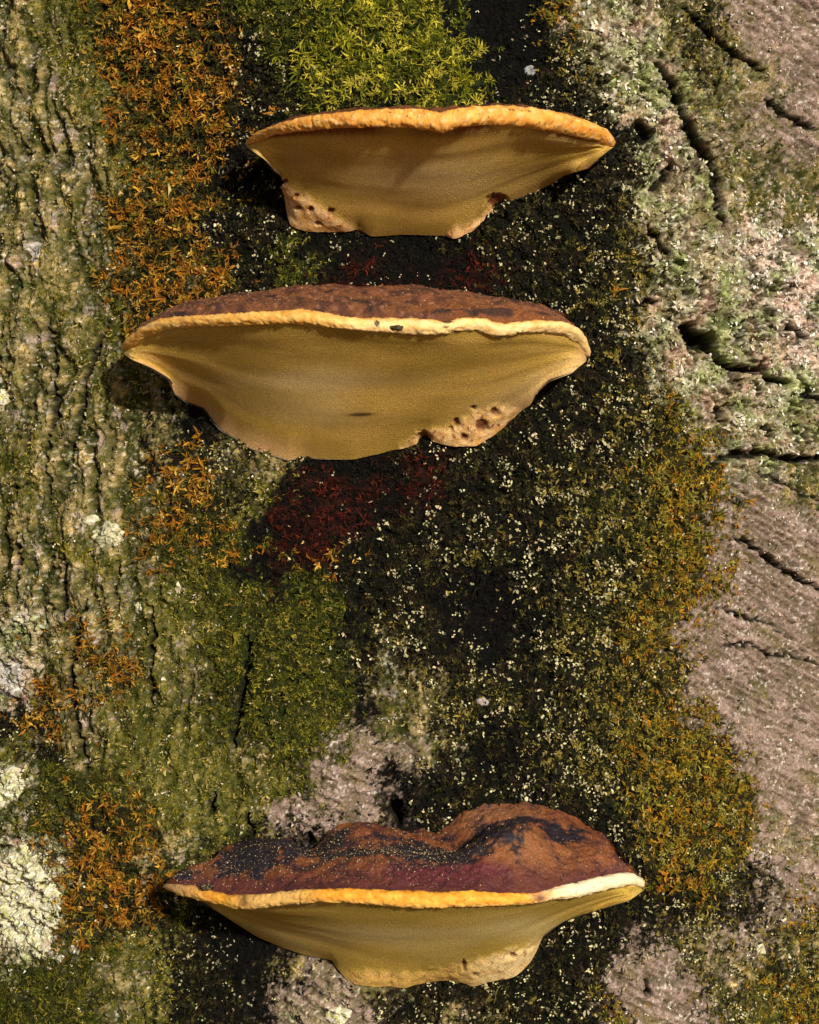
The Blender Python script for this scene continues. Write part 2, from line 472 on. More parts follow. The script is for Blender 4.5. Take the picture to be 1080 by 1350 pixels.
    col = mix(col, col * np.array((.50, .58, .40)), np.clip(W_['T'] + W_['E'], 0, 1) * sstep(.0, .35, tm))
    col = mix(col, col * np.array((1.5, 1.4, 1.25)), np.clip(W_['T'] + W_['E'], 0, 1) * sstep(.05, .4, -tm))
    # near-black colour along the fissures
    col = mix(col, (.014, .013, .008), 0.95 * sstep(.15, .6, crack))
    return h, col, w


# ------------------------------------------------------------------ trunk
def spaced(fine, step, far, n):
    a = np.arange(-fine, fine + 1e-9, step)
    g = np.linspace(0, 1, n + 1)[1:]
    ext = fine + step * n * g * 1.0 + (far - fine - step * n) * g ** 3
    return np.concatenate([-ext[::-1], a, ext])


THF = 0.47
TH = spaced(THF, 0.00083 / R, math.pi, 66)[:-1]
ZUP = spaced(0.300, 0.00084, 2.6, 50)
ZA = ZUP[ZUP > -1.40]
ZA[0] = -1.42
NT, NZ = len(TH), len(ZA)
THg, Zg = np.meshgrid(TH, ZA, indexing='ij')


def project(x, y, z):
    d = y + CAM_D
    return 540 + x / d / K, 675 - (z - CAM_Z) / d / K


def base_pix(th, z):
    """photo pixel of a spot on the smooth trunk (continued evenly round the back)"""
    tc_ = np.clip(th, -0.6, 0.6)
    px, py = project(R * np.sin(tc_), R - R * np.cos(tc_), z + CAM_Z)
    return px + (th - tc_) * R / MPP, py


PXg, PYg = base_pix(THg, Zg)
Hg, Cg, Wg = bark_fields(PXg, PYg, R * THg, Zg)
flare = 0.10 * np.exp(-(Zg + CAM_Z) / 0.22) * (1 + 0.5 * np.sin(THg * 5 + 1))
RRg = R + Hg + flare
X = RRg * np.sin(THg); Y = R - RRg * np.cos(THg); Z = Zg + CAM_Z
verts = np.stack([X, Y, Z], -1).reshape(-1, 3)
quads = grid_quads(NT, NZ, wrap=True)

tree = link('beech_tree', None)
tree.location = (0, 0, 0)
tag(tree, 'broad old tree trunk with furrowed bark half covered in moss', 'tree')

# bark plates between the fissures are pieces of their own
PLATES = [
    [(858, 446), (892, 440), (900, 462), (926, 466), (934, 484), (912, 505), (880, 498), (862, 470)],
    [(936, 440), (952, 430), (990, 432), (1000, 460), (996, 474), (970, 482), (946, 476), (934, 458)],
    [(932, 486), (962, 490), (990, 494), (1000, 515), (985, 535), (950, 540), (930, 525), (924, 505)],
    [(1004, 512), (1046, 516), (1060, 540), (1050, 590), (1012, 592), (1006, 560), (996, 540)],
    [(1006, 440), (1030, 432), (1058, 452), (1056, 492), (1034, 498), (1010, 496), (1006, 470)],
    [(895, 190), (915, 195), (932, 225), (940, 262), (942, 330), (915, 350), (890, 320), (880, 270), (882, 225)],
    [(958, 240), (985, 225), (1010, 250), (1005, 310), (985, 345), (960, 330), (956, 290)],
    [(975, 620), (1010, 640), (1060, 660), (1080, 672), (1100, 760), (1070, 764), (1040, 748), (1000, 722), (970, 704)],
    [(945, 722), (985, 728), (1020, 750), (1080, 782), (1100, 870), (1050, 858), (985, 838), (940, 815)],
    [(930, 835), (985, 856), (1050, 874), (1100, 886), (1090, 960), (1020, 985), (960, 975), (925, 905)],
    [(104, 890), (150, 880), (190, 900), (196, 960), (150, 985), (112, 975)],
    [(96, 800), (130, 785), (180, 800), (192, 850), (180, 890), (112, 880), (108, 830)],
]
qc = quads.reshape(-1, 4)
fpx = PXg.reshape(-1)[qc].mean(1); fpy = PYg.reshape(-1)[qc].mean(1)
fu_ = (R * THg).reshape(-1)[qc[:, 0]] * 1000; fv_ = Zg.reshape(-1)[qc[:, 0]] * 1000
fpx = fpx + 5 * noise(fu_ / 5, fv_ / 5, 101) + 2 * noise(fu_ / 1.7, fv_ / 1.7, 103)
fpy = fpy + 5 * noise(fu_ / 5, fv_ / 5, 102) + 2 * noise(fu_ / 1.7, fv_ / 1.7, 104)
fid = np.zeros(len(qc), int)
for i, pl in enumerate(PLATES):
    fid[in_poly(fpx, fpy, pl)] = i + 1
cflat = Cg.reshape(-1, 3)
trunk = submesh('trunk', verts, qc[fid == 0], cflat, MAT_BARK, tree)
for i in range(len(PLATES)):
    submesh('bark_plate', verts, qc[fid == i + 1], cflat, MAT_BARK, trunk)


def trunk_r(th, z):
    """trunk radius incl. relief at th, z (z relative to the camera height)"""
    i = np.clip(np.searchsorted(TH, th) - 1, 0, NT - 2); j = np.clip(np.searchsorted(ZA, z) - 1, 0, NZ - 2)
    f = np.clip((th - TH[i]) / (TH[i + 1] - TH[i]), 0, 1); g = np.clip((z - ZA[j]) / (ZA[j + 1] - ZA[j]), 0, 1)
    return (RRg[i, j] * (1 - f) + RRg[i + 1, j] * f) * (1 - g) + (RRg[i, j + 1] * (1 - f) + RRg[i + 1, j + 1] * f) * g


def pix_to_trunk(px, py, rr=R):
    """photo pixel -> th, z where its ray meets a trunk of radius rr"""
    dx = (np.asarray(px, float) - 540) * K; dz = (675 - np.asarray(py, float)) * K
    a = dx * dx + 1; bq = -2 * (R + CAM_D); c = (R + CAM_D) ** 2 - rr * rr
    t = (-bq - np.sqrt(np.maximum(bq * bq - 4 * a * c, 0))) / (2 * a)
    return np.arctan2(dx * t, R + CAM_D - t), dz * t


# ------------------------------------------------------------------ forest floor
n = 61
gx = np.sign(np.linspace(-1, 1, n)) * np.abs(np.linspace(-1, 1, n)) ** 3 * 200
GX, GY = np.meshgrid(gx, gx, indexing='ij')
GZ = 0.04 * fbm(GX / 2, GY / 2, 3, 5) * np.clip(np.hypot(GX, GY) / 2, 0, 1)
gv = np.stack([GX, GY, GZ], -1).reshape(-1, 3)
gcol = mix((.26, .15, .07), (.16, .10, .05), sstep(-.5, .5, fbm(GX, GY, 3, 9)).ravel())
MAT_LITTER = material('leaf_litter', 0.9, ((40, 0.8, 0.02), (200, 0.6, 0.005)), 0.5, 45)
ground = link('ground', raw_mesh('ground', gv, grid_quads(n, n).reshape(-1), np.full((n - 1) ** 2, 4), gcol), None, MAT_LITTER)
tag(ground, 'brown leaf litter on the forest floor', None, None, 'structure')


# ------------------------------------------------------------------ bracket fungi
def curve(pts, m, smooth=2):
    p = np.array(pts, float)
    d = np.concatenate([[0], np.cumsum(np.hypot(*np.diff(p, axis=0).T))])
    t = np.linspace(0, d[-1], m)
    q = np.stack([np.interp(t, d, p[:, 0]), np.interp(t, d, p[:, 1])], 1)
    for _ in range(smooth):
        q[1:-1] = 0.25 * q[:-2] + 0.5 * q[1:-1] + 0.25 * q[2:]
    return q


def unproject(q, depth):
    """photo pixels at depth metres from the camera"""
    return np.stack([(q[:, 0] - 540) * K * depth, depth - CAM_D, CAM_Z + (675 - q[:, 1]) * K * depth], 1)


def trunk_depth(q, inset):
    th, z = pix_to_trunk(q[:, 0], q[:, 1])
    r = trunk_r(th, z)
    # smooth the relief so the seat of the fungus is even
    k = np.ones(31) / 31
    r = np.convolve(np.pad(r, 15, 'edge'), k, 'valid')
    return (R - (r - inset) * np.cos(th)) + CAM_D


def ruled(p, q, v, t):
    """surface from edge p to edge q; the unevenness of each edge fades away from it"""
    def calm(c):
        k = 63
        e = np.concatenate([2 * c[:1] - c[k:0:-1], c, 2 * c[-1:] - c[-2:-k - 2:-1]])
        w = np.hanning(2 * k + 1); w /= w.sum()
        o = np.stack([np.convolve(e[:, i], w, 'valid') for i in range(3)], 1)
        f = sstep(0, .10, np.minimum(t, 1 - t))[:, None]
        return o * f + c * (1 - f)
    ps, qs = calm(p), calm(q)
    vv = v[None, :, None]
    S = ps[:, None] * (1 - vv) + qs[:, None] * vv
    return S + (p - ps)[:, None] * np.clip(1 - vv / .16, 0, 1) ** 2 + (q - qs)[:, None] * np.clip((vv - .72) / .28, 0, 1) ** 2


def fungus(label, rimU, rimL, bot, top, P, tip, cap_fn, rim_fn, pore_fn, bulge_cap, lobes=(), pits=(), seed=0, pore_bulge=0.0015):
    M = 350
    U_, L_, B_, T_ = curve(rimU, M, 3), curve(rimL, M, 3), curve(bot, M, 2), curve(top, M, 2)
    t = np.linspace(0, 1, M)
    dB, dT = trunk_depth(B_, -0.0015), trunk_depth(T_, -0.0005)
    prof = tip + (1 - tip) * np.clip(1 - np.abs(2 * t - 1) ** 2.3, 0, 1) ** 0.75
    prof = prof * (1 + 0.03 * fbm(t * 7, t * 0, 2, seed))
    seat = np.interp(t, [0, 1], [0, 0]) + 0.5 * (dB + dT)
    k = np.ones(61) / 61
    seat = np.convolve(np.pad(seat, 30, 'edge'), k, 'valid')
    dRim = seat - P * prof
    dB = dB + (dRim - dB) * (1 - sstep(0, 0.20, np.minimum(t, 1 - t)))
    dT = dT + (dRim - dT) * (1 - sstep(0, 0.16, np.minimum(t, 1 - t)))
    pU, pL, pB, pT = unproject(U_, dRim), unproject(L_, dRim), unproject(B_, dB), unproject(T_, dT)
    mid = 0.5 * (pU + pL)
    a = 0.5 * (pU - pL)
    tan = np.gradient(mid, axis=0)
    out = np.stack([tan[:, 1], -tan[:, 0], 0 * t], 1)
    out /= np.maximum(np.linalg.norm(out, axis=1, keepdims=True), 1e-9)
    thick = np.linalg.norm(a, axis=1, keepdims=True)
    root = tag(link('bracket_fungus', None), label, 'fungus', 'bracket fungi growing up the trunk')
    base = pB[M // 2]
    root.location = base
    origin = np.array(base)

    def build(name, V, C, mat, fmask=None):
        nu, nv = V.shape[:2]
        q = grid_quads(nu, nv).reshape(-1, 4)
        if fmask is not None:
            q = q[fmask]
        return submesh(name, V.reshape(-1, 3) - origin, q, C.reshape(-1, 3), mat, root)

    # margin: rounded lip
    NR = 22
    ph = np.linspace(-0.45, math.pi + 0.55, NR)
    c0 = mid - out * thick * 0.55
    V = c0[:, None] + a[:, None] * np.cos(ph)[None, :, None] + out[:, None] * (thick * 1.0)[:, None] * np.sin(ph)[None, :, None]
    tt, pp = np.meshgrid(t, ph, indexing='ij')
    s_mm = tt * np.linalg.norm(np.diff(mid, axis=0), axis=1).sum() * 1000
    rn = 0.0006 * fbm(s_mm / 6, pp * 1.2, 3, seed + 3) + 0.0003 * noise(s_mm / 1.6, pp * 2, seed + 6)
    rn -= 0.0004 * sstep(.45, .8, noise(s_mm / 5, pp * .25, seed + 8))          # small notches
    V = V + out[:, None] * rn[..., None] + np.array([0, 0, 1]) * rn[..., None] * np.cos(pp)[..., None]
    PX, PY = project(V[..., 0], V[..., 1], V[..., 2])
    build('rim', V, rim_fn(tt, pp, s_mm, PX, PY), MAT_RIM)

    # cap: from the lip back to the bark
    NV = 92
    v = np.linspace(0, 1, NV)
    e0 = c0 + a * 0.93
    back = pT
    V = ruled(e0, back, v, t)
    tt, vv = np.meshgrid(t, v, indexing='ij')
    PX, PY = project(V[..., 0], V[..., 1], V[..., 2])
    xs = V[..., 0] * 1000; ys = V[..., 1] * 1000
    up = bulge_cap(tt, vv, PX, PY)
    edge = sstep(0, 0.06, vv) * sstep(0, 0.03, tt) * sstep(0, 0.03, 1 - tt)
    up = up + edge * (0.0016 * fbm(xs / 12, ys / 12, 4, seed + 11) + 0.0011 * ridged(xs / 14, vv * 9, 3, seed + 12) + 0.0005 * noise(xs / 2.4, ys / 2.4, seed + 13) + .0003 * noise(xs / 1.2, ys / 1.2, seed + 14))
    V = V + np.array([0, 0, 1]) * up[..., None]
    capo = build('cap', V, cap_fn(tt, vv, xs, ys, PX, PY), MAT_CAP)
    capV = V

    # pore surface
    e1 = c0 - a * 0.90
    V = ruled(e1, pB, v, t)
    PX, PY = project(V[..., 0], V[..., 1], V[..., 2])
    nrm = np.cross(np.gradient(V, axis=0), np.gradient(V, axis=1))
    nrm /= np.maximum(np.linalg.norm(nrm, axis=2, keepdims=True), 1e-12)
    nrm *= np.where(nrm[..., 2:3] > 0, -1, 1)
    xs = V[..., 0] * 1000; ys = V[..., 1] * 1000
    soft = sstep(0, 0.10, vv) * sstep(0, 0.04, tt) * sstep(0, 0.04, 1 - tt)
    off = soft * (-pore_bulge * np.sin(np.pi * vv) + 0.0013 * fbm(xs / 90, vv * 2.6, 2, seed + 20) + 0.00015 * ridged(xs / 120, vv * 5, 2, seed + 22))
    lobe_m = np.zeros(tt.shape)
    wob = 3 * noise(xs / 5, ys / 5, seed + 30) + 1.5 * noise(xs / 1.6, ys / 1.6, seed + 31)
    for poly in lobes:
        p = np.array(poly, float)
        ins = in_poly(PX + wob, PY + wob, poly)
        d, _ = seg_dist(PX + wob, PY + wob, list(poly) + [poly[0]])
        lobe_m = np.maximum(lobe_m, np.where(ins, sstep(0, 14, d), 0))
    off += lobe_m * (0.0018 + 0.0006 * fbm(xs / 5, ys / 5, 3, seed + 33))
    pit = np.zeros(tt.shape)
    for (cx, cy, rx, ry) in pits:
        d = np.hypot((PX - cx) / rx, (PY - cy) / ry) + 0.25 * noise(xs / 1.5, ys / 1.5, seed + 35)
        pit = np.maximum(pit, 1 - sstep(0.5, 1.1, d))
    off -= 0.0018 * pit
    V = V + nrm * off[..., None]
    C = pore_fn(tt, vv, xs, ys, PX, PY, lobe_m)
    C = mix(C, (.10, .020, .008), 0.92 * pit)
    fl = (lobe_m > 0.04).reshape(M, NV)
    fm = (fl[:-1, :-1] | fl[1:, 1:]).reshape(-1)
    pore = build('pore_surface', V, C, MAT_PORE, ~fm if fm.any() else None)
    if fm.any():
        build_lobes = [in_poly(PX + wob, PY + wob, poly).reshape(M, NV) for poly in lobes]
        g_ = build_lobes[0][:-1, :-1] | build_lobes[0][1:, 1:]
        g_ = g_.reshape(-1) & fm
        build('base_swelling', V, C, MAT_PORE, g_)
        if (fm & ~g_).any():
            build('base_swelling', V, C, MAT_PORE, fm & ~g_)
    # back, seated in the bark
    vb = np.linspace(0, 1, 9)
    Vb = pB[:, None] * (1 - vb)[None, :, None] + pT[:, None] * vb[None, :, None] + np.array([0, .022, 0]) * np.sin(np.pi * vb)[None, :, None] ** .5
    build('back', Vb, np.full(Vb.shape, .08), MAT_CAP)
    return root, capV, capo, dict(t=t, mid=mid, c0=c0, a=a, out=out, thick=thick, origin=origin)


def bits(name, P, size, col, mat, parent=None, origin=(0, 0, 0), flat=0.6, axis=None):
    """small crumbs: squashed octahedra, one mesh"""
    n = len(P)
    o = np.array([[1, 0, 0], [0, 1, 0], [-1, 0, 0], [0, -1, 0], [0, 0, 1], [0, 0, -1]], float)
    f = np.array([[0, 1, 4], [1, 2, 4], [2, 3, 4], [3, 0, 4], [1, 0, 5], [2, 1, 5], [3, 2, 5], [0, 3, 5]])
    r = np.random.RandomState(n + 3)
    jit = r.uniform(.55, 1.25, (n, 6, 1)) * o[None]
    q = r.normal(size=(n, 3, 3)); q, _ = np.linalg.qr(q)
    V = np.einsum('nij,nkj->nki', q, jit * np.array([1, 1, flat])) * np.asarray(size)[:, None, None] + P[:, None]
    F = (f[None] + (np.arange(n) * 6)[:, None, None]).reshape(-1)
    C = np.repeat(col, 6, 0)
    return link(name, raw_mesh(name, V.reshape(-1, 3) - np.array(origin), F, np.full(n * 8, 3), C, False), parent, mat)


# ---- colours of the three
MUST = np.array((.53, .335, .080)); MUST2 = np.array((.43, .275, .052)); CREAM = np.array((.66, .47, .20)); PINK = np.array((.66, .40, .20))


def pore_common(tt, vv, xs, ys, seed):
    n = fbm(xs / 40, vv * 4, 3, seed)
    c = mix(MUST, MUST2, sstep(-.4, .5, n))
    c = mix(c, CREAM * .92, 0.55 * sstep(.15, .7, noise(xs / 75, vv * 2.6, seed + 2) + .15 * noise(xs / 3, ys / 3, seed + 3)))
    c = mix(c, (.30, .19, .03), 0.35 * sstep(.2, .8, noise(xs / 110, vv * 4, seed + 5)))
    return c


def pore1(tt, vv, xs, ys, PX, PY, lobe):
    c = pore_common(tt, vv, xs, ys, 201)
    e = (1 - sstep(0.03, 0.13, vv + .02 * noise(xs / 2, vv, 3)))
    c = mix(c, (.16, .040, .012), 0.9 * e * sstep(-.6, .2, noise(xs / 25, vv * 0, 5) + np.where(tt < .35, .6, 0) + np.where(tt > .85, .5, 0)))
    c = mix(c, (.62, .47, .26), 0.55 * np.exp(-((PX - 560) / 110) ** 2 - ((PY - 235) / 28) ** 2))
    c = mix(c, (.24, .13, .03), 0.6 * sstep(.78, 1, vv) * sstep(430, 500, PX))
    c = mix(c, (.34, .17, .05), .5 * np.exp(-((PX - 380) / 30) ** 2 - ((PY - 212) / 10) ** 2))
    w = sstep(.05, .6, lobe)
    lc = mix((.72, .46, .22), (.60, .30, .09), sstep(-.3, .4, fbm(xs / 6, ys / 6, 3, 44)))
    lc = mix(lc, (.30, .10, .03), sstep(.45, .7, noise(xs / 3, ys / 3, 45)))
    return mix(c, lc, w)


def pore2(tt, vv, xs, ys, PX, PY, lobe):
    c = pore_common(tt, vv, xs, ys, 221)
    c = mix(c, (.60, .44, .22), 0.6 * np.exp(-((PX - 400) / 120) ** 2 - ((PY - 505) / 13) ** 2))
    b = sstep(.80, 1.0, vv + .05 * noise(xs / 6, vv * 3, 6))
    c = mix(c, PINK, 0.75 * b * np.clip(1 - sstep(350, 440, PX) + sstep(560, 620, PX), 0, 1))
    c = mix(c, (.60, .42, .20), .6 * sstep(560, 700, PX) * sstep(.45, .9, vv))
    c = mix(c, (.62, .40, .17), .7 * sstep(.955, .995, tt))
    w = sstep(.05, .6, lobe)
    lc = mix((.74, .48, .22), (.62, .33, .10), sstep(-.2, .4, fbm(xs / 5, ys / 5, 3, 46)))
    lc = mix(lc, (.22, .05, .02), sstep(.42, .62, noise(xs / 2.6, ys / 2.6, 47)))
    c = mix(c, lc, w)
    sl = np.exp(-((PX - 476) / 15) ** 2 - ((PY - 547 + (PX - 476) * .05) / 2.0) ** 2)
    return mix(c, (.05, .02, .006), np.clip(sl * 1.6, 0, .95))


def pore3(tt, vv, xs, ys, PX, PY, lobe):
    c = pore_common(tt, vv, xs, ys, 241) * np.array((.92, .98, .9))
    c = mix(c, (.62, .50, .26), .45 * np.exp(-((PX - 480) / 130) ** 2 - ((PY - 1235) / 14) ** 2))
    c = mix(c, (.62, .52, .28), .5 * np.exp(-((PX - 690) / 60) ** 2 - ((PY - 1225) / 16) ** 2))
    w = sstep(.05, .5, lobe)
    lc = mix((.54, .34, .09), (.74, .56, .28), sstep(590, 660, PX))
    lc = mix(lc, (.62, .36, .13), .6 * sstep(.0, .5, fbm(xs / 7, ys / 7, 3, 48)))
    lc = mix(lc, (.22, .11, .03), .8 * sstep(.5, .7, noise(xs / 3.5, ys / 3.5, 49)))
    return mix(c, lc, w)


def speck(c, s_mm, pp, seed, amt=.9, thr=.62):
    return mix(c, (.05, .02, .008), amt * sstep(thr, thr + .12, noise(s_mm / 2.3, pp * 2.2, seed)))


def rim1(tt, pp, s, PX, PY):
    c = mix((.72, .29, .045), (.80, .42, .09), sstep(-.4, .5, fbm(s / 8, pp, 3, 61)))
    c = mix(c, (.80, .56, .28), .7 * sstep(.25, .6, noise(s / 4, pp * 2, 62)))
    c = mix(c, (.42, .15, .03), .6 * (1 - sstep(-.1, .35, pp)))
    c = mix(c, (.16, .05, .015), .85 * np.exp(-((PX - 582) / 2.2) ** 2) * sstep(1.2, 2.6, pp))
    return speck(c, s, pp, 63, .9, .60)


def rim2(tt, pp, s, PX, PY):
    c = mix((.74, .36, .07), (.82, .50, .14), sstep(-.4, .5, fbm(s / 9, pp, 3, 64)))
    pale = sstep(.40, .55, tt) * .85 + .4 * sstep(.2, .6, noise(s / 18, pp * .6, 65))
    c = mix(c, (.86, .64, .32), np.clip(pale * (.75 + .6 * noise(s / 7, pp, 79)), 0, .95) * sstep(.2, 1.0, pp))
    c = mix(c, (.60, .26, .06), .7 * (1 - sstep(.1, .8, pp)))
    for cx, cy, rx, ry in ((497, 426, 4, 5), (588, 431, 4, 2), (666, 445, 16, 2.4), (684, 441, 3, 4), (590, 424, 8, 2.2), (603, 437, 6, 1.8)):
        d = np.hypot((PX - cx) / rx, (PY - cy) / ry) + .3 * noise(s / .8, pp * 5, 66)
        c = mix(c, (.035, .016, .008), .92 * (1 - sstep(.7, 1.1, d)))
    return speck(c, s, pp, 67, .8, .68)


def rim3(tt, pp, s, PX, PY):
    c = mix((.76, .30, .025), (.82, .43, .05), sstep(-.3, .5, fbm(s / 7, pp, 3, 68)))
    c = mix(c, (.62, .36, .14), 1 - sstep(.02, .12, tt))
    c = mix(c, (.80, .56, .22), .6 * sstep(.12, .2, tt) * (1 - sstep(.25, .35, tt)))
    c = mix(c, (.88, .80, .56), .92 * sstep(.74, .86, tt + .03 * noise(s / 5, pp, 69)))
    c = mix(c, (.84, .60, .22), .4 * sstep(1.6, 2.6, pp))
    c = mix(c, (.40, .14, .03), .5 * (1 - sstep(-.1, .5, pp)))
    c = mix(c, (.10, .035, .02), .8 * np.exp(-((PX - 322) / 5) ** 2) * (1 - sstep(1.8, 2.3, pp)))
    c = mix(c, (.12, .04, .03), .9 * np.exp(-((PX - 712) / 9) ** 2 - ((PY - 1184) / 7) ** 2))
    c = mix(c, (.06, .03, .01), .85 * np.exp(-((PX - 528) / 11) ** 2 - ((PY - 1199) / 2.2) ** 2))
    return speck(c, s, pp, 70, .75, .64)


def cap1(tt, vv, xs, ys, PX, PY):
    return mix((.16, .055, .02), (.05, .018, .010), sstep(-.2, .5, fbm(xs / 7, ys / 7, 3, 71)))


def cap2(tt, vv, xs, ys, PX, PY):
    n = fbm(xs / 9, vv * 5, 4, 72)
    c = mix((.20, .075, .030), (.085, .034, .024), sstep(-.3, .4, n))
    c = mix(c, (.32, .14, .085), .6 * sstep(.1, .6, noise(xs / 3, vv * 14, 73)))
    c = mix(c, (.26, .085, .022), .6 * (1 - sstep(.1, .5, vv)) * sstep(520, 640, PX))
    c = mix(c, (.025, .020, .022), .8 * sstep(.35, .6, noise(xs / 16, vv * 5, 74) + .3 * n))
    return c


def cap3(tt, vv, xs, ys, PX, PY):
    n = fbm(xs / 9, ys / 9, 4, 75)
    c = mix((.20, .062, .020), (.080, .024, .020), sstep(-.3, .35, n + .25 * noise(xs / 2.4, ys / 2.4, 77)))
    c = mix(c, (.27, .105, .035), .8 * np.exp(-((PX - 690) / 75) ** 2 - ((PY - 1140) / 25) ** 2))
    c = mix(c, (.29, .13, .06), .7 * np.exp(-((PX - 650) / 55) ** 2 - ((PY - 1078) / 18) ** 2))
    c = mix(c, (.125, .020, .032), .85 * sstep(.3, .7, np.exp(-((PX - 590) / 90) ** 2 - ((PY - 1160) / 14) ** 2) + .2 * n))
    c = mix(c, (.10, .026, .030), .7 * (1 - sstep(.05, .3, vv)))
    b = np.zeros(tt.shape)
    for cx, cy, rx, ry in ((350, 1128, 62, 26), (325, 1150, 50, 14), (435, 1122, 24, 12), (565, 1135, 75, 18), (655, 1116, 46, 26), (735, 1105, 34, 14), (690, 1092, 30, 8), (390, 1120, 24, 18), (240, 1155, 18, 8), (600, 1140, 40, 12), (470, 1140, 60, 7)):
        b = np.maximum(b, np.exp(-((PX - cx) / rx) ** 2 - ((PY - cy) / ry) ** 2))
    c = mix(c, (.010, .010, .018), .95 * sstep(.18, .50, b + .5 * n + .25 * noise(xs / 2, ys / 2, 76) - .03))
    return c


def bulge1(tt, vv, PX, PY):
    return 0.0016 * np.sin(np.pi * np.clip(vv * 4, 0, 1)) * sstep(0, .1, tt) * sstep(0, .1, 1 - tt)


def bulge2(tt, vv, PX, PY):
    e = sstep(0, .12, tt) * sstep(0, .12, 1 - tt)
    return e * (0.0045 * np.sin(np.pi * vv) + 0.002 * np.sin(np.pi * np.clip(vv / .22, 0, 1)))


def bulge3(tt, vv, PX, PY):
    e = sstep(0, .10, tt) * sstep(0, .10, 1 - tt)
    g = lambda a, b, ra, rb: np.exp(-((tt - a) / ra) ** 2 - ((vv - b) / rb) ** 2)
    return e * (0.004 * np.sin(np.pi * vv) + 0.010 * g(.72, .42, .09, .2) - 0.007 * g(.60, .62, .07, .2) - 0.006 * g(.30, .7, .035, .3) + .006 * g(.22, .5, .07, .25)
                + .004 * g(.45, .3, .09, .15) - .004 * g(.83, .55, .05, .3) + .006 * g(.41, .75, .06, .2))


F1, cap1V, cap1o, i1 = fungus(
    'orange-rimmed bracket fungus above the others, its brown cap hidden behind the rim',
    [(324, 187), (330, 180), (345, 170), (372, 160), (400, 153), (440, 148), (480, 144), (520, 142), (560, 143), (582, 147), (600, 142), (630, 139), (670, 138), (700, 140), (730, 145), (760, 152), (790, 163), (805, 174), (810, 184)],
    [(324, 191), (335, 187), (360, 177), (400, 172), (440, 168), (500, 166), (540, 167), (575, 172), (582, 175), (600, 168), (640, 163), (690, 166), (730, 172), (760, 178), (790, 185), (805, 193), (810, 192)],
    [(325, 193), (336, 201), (350, 211), (364, 227), (373, 233), (376, 245), (382, 275), (387, 296), (405, 302), (440, 302), (470, 300), (490, 311), (530, 308), (560, 309), (600, 311), (622, 302), (650, 275), (690, 260), (720, 247), (745, 231), (775, 222), (790, 207), (809, 194)],
    [(325, 188), (345, 178), (400, 166), (480, 158), (560, 157), (640, 154), (700, 156), (760, 168), (809, 188)],
    0.088, 0.30, cap1, rim1, pore1, bulge1,
    lobes=([(362, 222), (385, 240), (420, 262), (450, 282), (478, 298), (470, 330), (360, 330)],
           [(585, 300), (625, 288), (650, 262), (690, 300), (640, 340), (580, 330)]),
    pits=((411, 273, 5, 4), (436, 278, 5, 4), (395, 272, 5, 2.5), (420, 291, 5, 2.5), (392, 256, 3, 2), (376, 239, 4, 3), (658, 268, 16, 10), (300, 300, 1, 1)), seed=1)

F2, cap2V, cap2o, i2 = fungus(
    'widest bracket fungus, cream-orange rim with dark chips, low wrinkled brown cap and mustard underside',
    [(160, 456), (165, 446), (180, 434), (205, 421), (230, 417), (270, 415), (310, 412), (350, 410), (400, 407), (420, 410), (450, 416), (480, 419), (510, 419), (545, 419), (570, 421), (590, 424), (610, 418), (640, 419), (665, 427), (680, 424), (710, 422), (745, 423), (765, 432), (774, 447), (777, 460)],
    [(161, 462), (172, 457), (190, 444), (215, 435), (250, 431), (300, 429), (350, 427), (400, 427), (440, 432), (470, 436), (500, 438), (540, 440), (580, 441), (600, 437), (630, 435), (655, 444), (675, 443), (690, 439), (720, 438), (750, 442), (766, 454), (776, 470)],
    [(162, 465), (175, 475), (200, 487), (224, 502), (230, 520), (245, 531), (268, 540), (280, 556), (290, 568), (312, 580), (330, 592), (352, 599), (380, 608), (400, 604), (425, 606), (465, 606), (500, 598), (525, 591), (545, 583), (560, 572), (572, 578), (596, 585), (626, 585), (650, 570), (672, 550), (700, 533), (710, 515), (724, 502), (756, 490), (773, 476)],
    [(163, 450), (195, 424), (222, 410), (250, 402), (275, 398), (300, 395), (335, 393), (360, 385), (390, 377), (430, 378), (450, 376), (460, 382), (475, 385), (500, 378), (530, 375), (560, 379), (580, 386), (600, 384), (620, 386), (640, 392), (660, 401), (690, 402), (715, 402), (735, 410), (750, 420), (776, 455)],
    0.095, 0.32, cap2, rim2, pore2, bulge2,
    lobes=([(592, 562), (625, 540), (655, 530), (690, 538), (690, 570), (640, 610), (590, 610), (520, 610), (522, 585), (560, 560)],),
    pits=((635, 560, 10, 9), (602, 559, 5, 6), (612, 575, 6, 5), (560, 577, 12, 10), (652, 543, 8, 5), (625, 540, 4, 3), (595, 565, 3, 2)), seed=2)

